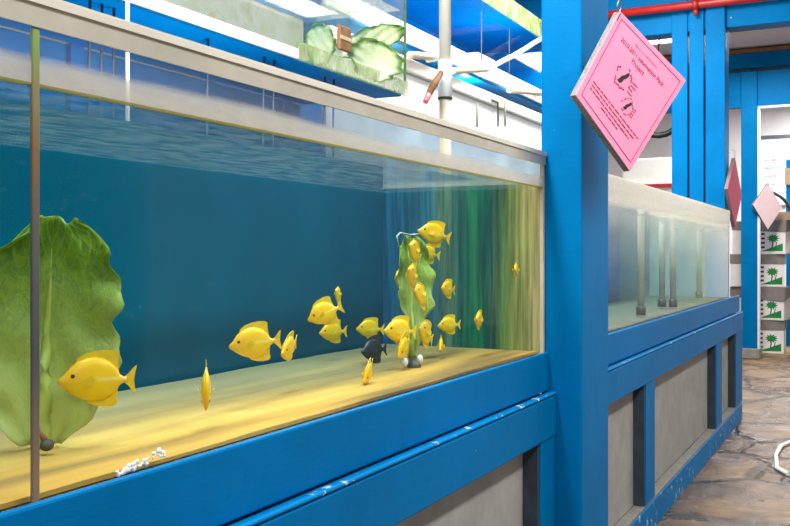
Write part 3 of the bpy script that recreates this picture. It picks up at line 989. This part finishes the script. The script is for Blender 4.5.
# ------------------------------------------------------------------ hanging booklets
nvec = Vector((-.50, -.866, 0)).normalized()
T0 = at(620, 10, .60)
def onplane(px, py, P0, n):
    t = (px - 395.0) / F_PX
    dirv = Vector((CO + t * SI, SI - t * CO, (HOR - py) / F_PX))
    o = Vector((0, 0, EYE))
    s = (P0 - o).dot(n) / dirv.dot(n)
    return o + dirv * s
Tp, Rp, Bp, Lp = [onplane(x, y, T0, nvec) for x, y in ((620, 11), (686, 80), (630, 171), (576, 95))]
bk = thing('booklet', 'thick pink booklet hung by one corner on the blue post', 'booklet', Tp)
MB().prism([Tp, Rp, Bp, Lp], -nvec * .003).build('cover', PINK, bk)
MB().prism([q - nvec * .0032 for q in (Tp, Rp, Bp, Lp)], -nvec * .019).build('pages', PAGES, bk)
ex, ey = (Rp - Tp), (Lp - Tp)          # page right, page down
W_, H_ = ex.length, ey.length
exn, eyn = ex.normalized(), ey.normalized()
def pg(u, v):
    """bilinear point on the cover, u to the right 0..1, v down 0..1"""
    return Tp * (1 - u) * (1 - v) + Rp * u * (1 - v) + Bp * u * v + Lp * (1 - u) * v + nvec * .0006
def pquad(mb, u0, v0, u1, v1):
    mb.prism([pg(u0, v0), pg(u1, v0), pg(u1, v1), pg(u0, v1)], nvec * .0004)
m = MB()
for u0, v0, u1, v1 in ((.05, .05, .95, .056), (.05, .944, .95, .95), (.05, .056, .056, .944), (.944, .056, .95, .944)):
    pquad(m, u0, v0, u1, v1)
m.build('border_line', REDINK, bk)
def text(body, u, v, width, mat, name='title_text', bold=0.0):
    cu = bpy.data.curves.new(name, 'FONT')
    cu.body = body
    cu.size = 1.0
    cu.align_x = 'CENTER'
    cu.offset = bold
    tmp = bpy.data.objects.new('tmp', cu)
    COL.objects.link(tmp)
    me = bpy.data.meshes.new_from_object(tmp)
    bpy.data.objects.remove(tmp)
    xs = [vt.co.x for vt in me.vertices]
    size = width / (max(xs) - min(xs))
    for vt in me.vertices:
        x, y = vt.co.x * size, vt.co.y * size
        vt.co = pg(u + x, v - y) - Tp
    me.materials.append(mat)
    o = bpy.data.objects.new(name, me)
    COL.objects.link(o)
    o.parent = bk
    return o
text('Aquarium Information', .48, .145, .34, REDINK, 'small_heading')
text('2010-2011 Information Pack', .48, .225, .66, REDINK, 'main_heading', .02)
text('Project', .46, .300, .19, REDINK, 'sub_heading', .01)
# two small emblems
def emblem(cu, cv, r, seedv):
    rnd = random.Random(seedv)
    m = MB()
    n = 26
    for i in range(n):
        a0, a1 = 2 * PI * i / n, 2 * PI * (i + 1) / n
        if rnd.random() < .38:
            continue
        r_j = r * rnd.uniform(.86, 1.12)
        f = lambda a, rr: pg(cu + rr * math.cos(a) * 1.05, cv + rr * math.sin(a))
        m.prism([f(a0, r_j), f(a1, r_j), f(a1, r_j - r * .12), f(a0, r_j - r * .12)], nvec * .0004)
    m.build('emblem_ring', REDINK, bk)
    m = MB()
    loop = [pg(cu + r * x, cv + r * y) for x, y in ((.25, -.72), (.52, -.62), (.42, -.25), (.20, .05), (.16, .40), (-.10, .62), (-.42, .55), (-.28, .28), (-.20, -.05), (.05, -.30))]
    m.prism(loop, nvec * .0005)
    m.build('emblem_figure', BLACKINK, bk)
    m = MB()
    for i in range(4):
        vv_ = cv - r * .5 + i * r * .33
        pquad(m, cu + r * 1.15, vv_, cu + r * (1.6 + .3 * rnd.random()), vv_ + r * .09)
    m.build('emblem_caption', REDINK, bk)
emblem(.37, .475, .105, 2)
emblem(.57, .63, .075, 5)
m = MB()
rnd = random.Random(9)
for row in range(4):
    v = .745 + row * .036
    u = .10 if row < 3 else .32
    end = .88 - .05 * row if row < 3 else .62
    while u < end:
        wd = rnd.uniform(.03, .08)
        pquad(m, u, v, min(end, u + wd), v + .011)
        u += wd + .012
m.build('small_print', REDINK, bk)
# staple at the hanging corner and the wire
m = MB()
pquad(m, .012, .02, .022, .10)
m.build('staple', BLACKINK, bk)
hk = thing('wire_hook', 'thin wire hook holding the pink booklet on the post', 'hook', (Tp.x, PF, 1.9))
MB().tube([(Tp.x + .05, PF - .001, Tp.z + .16), (Tp.x + .03, PF - .06, Tp.z + .15), (Tp.x, Tp.y + .005, Tp.z + .12), Tp + Vector((0, 0, .035)), Tp + Vector((.012, 0, .012)), Tp + Vector((0, .004, -.008)), Tp + Vector((-.012, .004, .012)), Tp + Vector((-.002, 0, .036))], .0018, 8).build('hook_wire', STEEL, hk)

# magenta booklet on the door jamb, pale one on the far post
def small_booklet(label, T, u, size, th, mat):
    u = Vector(u).normalized()
    n = Vector((0, 0, 1)).cross(u).normalized()
    if n.y > 0:
        n = -n
    o = thing('booklet', label, 'booklet', T)
    a = size / math.sqrt(2)
    q = [T, T + u * a - Vector((0, 0, a * 1.02)), T - Vector((0, 0, a * 2.0)), T - u * a - Vector((0, 0, a * .95))]
    MB().prism(q, -n * .003).build('cover', mat, o)
    MB().prism([x - n * .0032 for x in q], -n * th).build('pages', PAGES, o)
    MB().tube([T - Vector((0, 0, .02)), T + Vector((0, 0, .05)), T + Vector((.0, .02, .06))], .003, 6).build('hanger', STEEL, o)
    return o
jy = wy(725)
small_booklet('dark magenta booklet seen nearly edge on beside the door post', atx(735, 158, XW + .18) + Vector((0, -.0, 0)), (.99, -.07, 0), .34, .02, PINK_DARK)
small_booklet('pale pink booklet hanging on the slim far post', atx(768, 184, XF + .10), (.85, -.52, 0), .34, .02, PINK_PALE)

# ------------------------------------------------------------------ boxes behind the far post
def carton(name, label, x, y, z, w, d_, h, rot, lid=True):
    o = bpy.data.objects.new(name, None)
    COL.objects.link(o)
    o.location = (x, y, z)
    o.rotation_euler = (0, 0, rot)
    tag(o, label, 'box', 'produce cartons behind the far post')
    # faces -X; d_ along Y
    hb = h * .74
    MB().box(-w / 2, w / 2, -d_ / 2, d_ / 2, 0, hb).build('carton_body', CARTON, o, bevel=.006)
    if lid:
        t = .012
        e_, g_ = .008, random.uniform(.0, .07)
        g2 = random.uniform(0, .03)
        m = MB().hexa([(-w / 2 - e_, -d_ / 2 - e_, hb + .0005 - g_), (w / 2 + e_, -d_ / 2 - e_, hb + .0005), (w / 2 + e_, d_ / 2 + e_, hb + .0005), (-w / 2 - e_, d_ / 2 + e_, hb + .0005 - g2),
                       (-w / 2 - e_, -d_ / 2 - e_, h - .002), (w / 2 + e_, -d_ / 2 - e_, h - .002), (w / 2 + e_, d_ / 2 + e_, h - .002), (-w / 2 - e_, d_ / 2 + e_, h - .002)])
        m2 = MB().box(-w / 2 + .01, w / 2 - .01, -d_ / 2 + .01, d_ / 2 - .01, h - .0018, h - .0006)
        m2.build('lid_top', CARD, o)
        m.build('lid', CARDGREY, o, bevel=.004)
    # palm tree mark, wedge and block lettering on the face towards the aisle
    fx = -w / 2 - .0012
    def ngon(mb, pts):
        mb.prism([(fx, yy, zz_) for yy, zz_ in pts], (.001, 0, 0))
    g = MB()
    cy, cz = -d_ * .27, hb * .62
    pts = []
    for i in range(22):
        a = 2 * PI * i / 22
        rr = .060 if i % 2 else .036
        pts.append((cy + rr * math.cos(a) * 1.15, cz + rr * math.sin(a) * .85))
    ngon(g, pts)
    g.build('palm_crown', GREENINK, o)
    g = MB()
    ngon(g, [(cy - .006, cz - .04), (cy + .006, cz - .04), (cy + .016, hb * .25), (cy + .004, hb * .25)])
    ngon(g, [(cy - .045, cz - .035), (cy - .037, cz - .035), (cy - .02, hb * .25), (cy - .03, hb * .25)])
    g.build('palm_trunk', DARKINK, o)
    g = MB()
    ngon(g, [(cy + .12, hb * .10), (cy - .10, hb * .10), (cy - .10, hb * .42), (cy - .02, hb * .30)])
    g.build('green_wedge', GREENINK, o)
    g = MB()
    for r_ in range(4):
        for c_ in range(2):
            ngon(g, [(d_ * -.115 + c_ * .05, hb * (.22 + r_ * .18)), (d_ * -.115 + .038 + c_ * .05, hb * (.22 + r_ * .18)), (d_ * -.115 + .038 + c_ * .05, hb * (.30 + r_ * .18)), (d_ * -.115 + c_ * .05, hb * (.31 + r_ * .18))])
    g.build('block_lettering', DARKINK, o)
    return o
BX = XF + .64
ya = atx(757, 255, BX - .2).y
cyy = atx(758, 255, BX - .2).y
pos = ['bottom white produce carton of the stack behind the slim far post', 'second white produce carton from the floor behind the slim far post',
       'third white produce carton from the floor behind the slim far post', 'topmost white produce carton behind the slim far post']
for i in range(4):
    c = carton('carton', pos[i], BX, cyy + [.02, -.01, .02, -.03][i], .02 + i * .365, .40, .56, .362, [.03, -.10, .08, -.12][i])
tag(MB().box(BX - .25, BX + .25, cyy - .32, cyy + .32, 0, .018).build('pallet_board', CARD), 'flat brown board under the carton stack', 'board')
cy2 = cyy - .70
pos2 = ['bottom carton of the further stack at the photo edge', 'second carton of the further stack at the photo edge', 'third carton of the further stack at the photo edge', 'topmost carton of the further stack at the photo edge']
for i in range(4):
    c = carton('carton', pos2[i], BX + .18, cy2, .001 + i * .362, .40, .56, .36, [.02, -.03, .03, -.02][i])
# open cardboard tray and black hose loop above
cb = thing('cardboard_tray', 'open brown cardboard tray on the topmost carton', 'tray', (BX, cyy - .25, 1.49))
zt = .02 + 4 * .365
a = MB().box(BX - .20, BX + .2, cyy - .42, cyy + .02, zt + .0, zt + .012); a.build('tray_base', CARD, cb)
for args in ((BX - .20, BX - .19, cyy - .42, cyy + .02, zt + .0125, zt + .09), (BX + .19, BX + .2, cyy - .42, cyy + .02, zt + .0125, zt + .09)):
    box('tray_side', CARD, cb, *args)
cx = atx(772, 214, BX - .05)
arc = [(BX - .06, cx.y + .06 - .26 * math.sin(t * PI / 2 / 8) , zt + .02 + .30 * math.cos(t * PI / 2 / 8)) for t in range(0, 9)]
o = MB().tube(arc, .02, 10).build('black_hose', BLACK, base=Vector(arc[-1]))
tag(o, 'black curved hose arching above the cardboard tray', 'hose')
# black ring seen behind the pink booklet
cc = atx(659, 112, XW + .225)
o = MB().tube([(cc.x, cc.y + .17 * math.cos(i * 2 * PI / 20), cc.z + .17 * math.sin(i * 2 * PI / 20)) for i in range(21)], .022, 10, False).build('hose_ring', BLACK, base=cc)
MB().tube([(cc.x, cc.y, cc.z + .165), (cc.x, cc.y, 2.72)], .006, 8).build('hanging_strap', BLACK, o, local=True).data.transform(Matrix.Translation(-cc))
tag(o, 'black coiled hose ring hanging behind the pink booklet', 'hose')
# shelf with white bins seen through the opening
sh = thing('storage_shelf', 'white shelf with dark red edge seen past the booklet', 'shelf', (9.6, 2.2, 0))
p1 = atx(640, 185, 9.6); p2 = atx(676, 185, 9.6)
zsh = atx(660, 183, 9.6).z
box('shelf_board', WHITE_PLASTIC, sh, 9.6, 10.0, p2.y - .1, p1.y + .6, zsh - .05, zsh)
box('shelf_edge', RED, sh, 9.58, 9.5995, p2.y - .1, p1.y + .6, zsh - .045, zsh - .01)
for yv in (p2.y - .05, p1.y + .5):
    box('leg', WHITE_PLASTIC, sh, 9.75, 9.8, yv - .02, yv + .02, 0, zsh - .051)
box('bin', WHITE_PLASTIC, None, 9.65, 9.95, p2.y + .05, p2.y + .55, zsh + .001, zsh + .26, bevel=.02)
tag(bpy.data.objects['bin'], 'white storage bin on the red edged shelf', 'bin')

# whiteboard on the far wall
wb = thing('whiteboard', 'whiteboard with faint blue writing beyond the far doorway', 'whiteboard', (13.95, -.2, 1.9))
y0, y1 = atx(800, 160, 13.95).y, atx(756, 160, 13.95).y
zt_, zb_ = atx(775, 139, 13.95).z, atx(775, 205, 13.95).z
box('board', BOARD, wb, 13.93, 13.98, y0, y1, zb_, zt_)
box('top_edge', STEEL, wb, 13.92, 13.985, y0, y1, zt_ + .0005, zt_ + .05)
m = MB()
rnd = random.Random(4)
for r_ in range(5):
    z = zt_ - .30 - r_ * .11
    y = y1 - .12
    while y > y1 - .12 - rnd.uniform(.35, .60):
        wv = rnd.uniform(.02, .06)
        m.box(13.926, 13.929, y - wv, y, z, z + rnd.uniform(.012, .03))
        y -= wv + .02
m.build('handwriting', M_plain('pale_blue_ink', (.30, .40, .62), .6, .2, 20, 0), wb)
struct('trim_17', BLUE, 12.4, 12.5, atx(800, 160, 12.4).y, atx(786, 160, 12.4).y, 0, 2.25, label='distant blue post past the whiteboard', cat='post')
struct('trim_18', CARD, 12.38, 12.4, atx(800, 160, 12.4).y, atx(785, 160, 12.4).y, 1.95, 2.15, label='tan sheet on the distant blue post', cat='post')

# fluorescent fitting seen through the opening
cl_ = thing('ceiling_light', 'lit fluorescent fitting seen above the pink booklet corner', 'light', (9.5, 2.0, 3.2))
pc = atx(656, 41, 9.5)
box('housing', WHITE_PLASTIC, cl_, 9.4, 9.6, pc.y - .35, pc.y + .9, pc.z + .03, pc.z + .09)
MB().tube([(9.5, pc.y - .33, pc.z), (9.5, pc.y + .88, pc.z)], .03, 12).build('lamp_tube', TUBE_LIT, cl_)
for yv in (pc.y - .2, pc.y + .7):
    MB().tube([(9.5, yv, pc.z + .0905), (9.5, yv, 3.299)], .006, 8).build('suspension_rod', STEEL, cl_)

# white hose end on the floor
h0 = [(788, 474), (777, 468), (776, 455), (781, 446), (790, 442), (800, 441)]
def onfloor(px, py, z=.012):
    zc = (EYE - z) * F_PX / (py - HOR)
    xc = (px - 395) / F_PX * zc
    return Vector((zc * CO + xc * SI, zc * SI - xc * CO, z))
pts = [onfloor(*q) for q in h0]
o = MB().tube(pts, .011, 10).build('floor_hose', WHITE_PLASTIC, base=pts[0])
tag(o, 'white hose loop lying on the wet stone floor', 'hose')

# ------------------------------------------------------------------ light
def area(name, loc, size, sy, power, col=(1, .97, .92), target=None):
    L = bpy.data.lights.new(name, 'AREA')
    L.shape = 'RECTANGLE'
    L.size = size
    L.size_y = sy
    L.energy = power
    L.color = col
    o = bpy.data.objects.new(name, L)
    COL.objects.link(o)
    o.location = loc
    if target is not None:
        o.rotation_euler = (Vector(target) - Vector(loc)).to_track_quat('-Z', 'Y').to_euler()
    return o
area('lamp_over_tank', (1.3, 1.05, 2.9), 2.0, .25, 82)
area('fill_beside_post', (1.7, .92, 2.35), .6, .15, 11, (1, .97, .92), (2.556, .76, 1.5))  # added light, brightens the upper part of the post face
area('fill_behind_camera', (-1.2, -.4, 2.7), 1.2, .5, 20, (1, .98, .95), (2.6, .6, 1.2))  # added unseen light behind the camera, lifts the near face of the post
area('lamp_over_aisle', (2.0, -1.0, 3.1), 3.0, .3, 110)
area('lamp_over_far_aisle', (6.0, -.9, 3.1), 2.5, .3, 66)
area('lamp_over_second_tank', (4.8, 1.2, 3.1), 2.5, .3, 52)
area('lamp_rear_rack', (4.8, 1.55, 3.1), 2.5, .3, 110)
P = bpy.data.lights.new('fill_under_rack', 'POINT'); P.energy = 16; P.shadow_soft_size = .05  # added points hidden behind the front tank, brighten the blue underside above
for lx in (.9, 2.0):
    po = bpy.data.objects.new('fill_under_rack', P); COL.objects.link(po); po.location = (lx, 1.46, 1.22)
for q, (lx, ratio) in enumerate(((3.7, .475), (4.6, .475), (5.5, .475), (3.9, .40), (5.0, .40))):
    P2 = bpy.data.lights.new('fill_rear_tank', 'POINT'); P2.energy = 9 if ratio > .45 else 5; P2.shadow_soft_size = .008  # added points hidden behind the rails, brighten the blue rear boards
    po = bpy.data.objects.new('fill_rear_tank', P2); COL.objects.link(po); po.location = (lx, RY0 + .07, EYE + ratio * k2 * (RY0 + .07) / RY0)
area('lamp_far_room', (9.0, 1.0, 3.1), 2.0, .5, 110)
area('lamp_end_room', (12.4, 0.2, 3.1), 2.0, .6, 220)
wd = bpy.data.worlds.new('world')
scn.world = wd
wd.use_nodes = True
wd.node_tree.nodes['Background'].inputs[0].default_value = (.86, .93, 1.0, 1)
wd.node_tree.nodes['Background'].inputs[1].default_value = .45
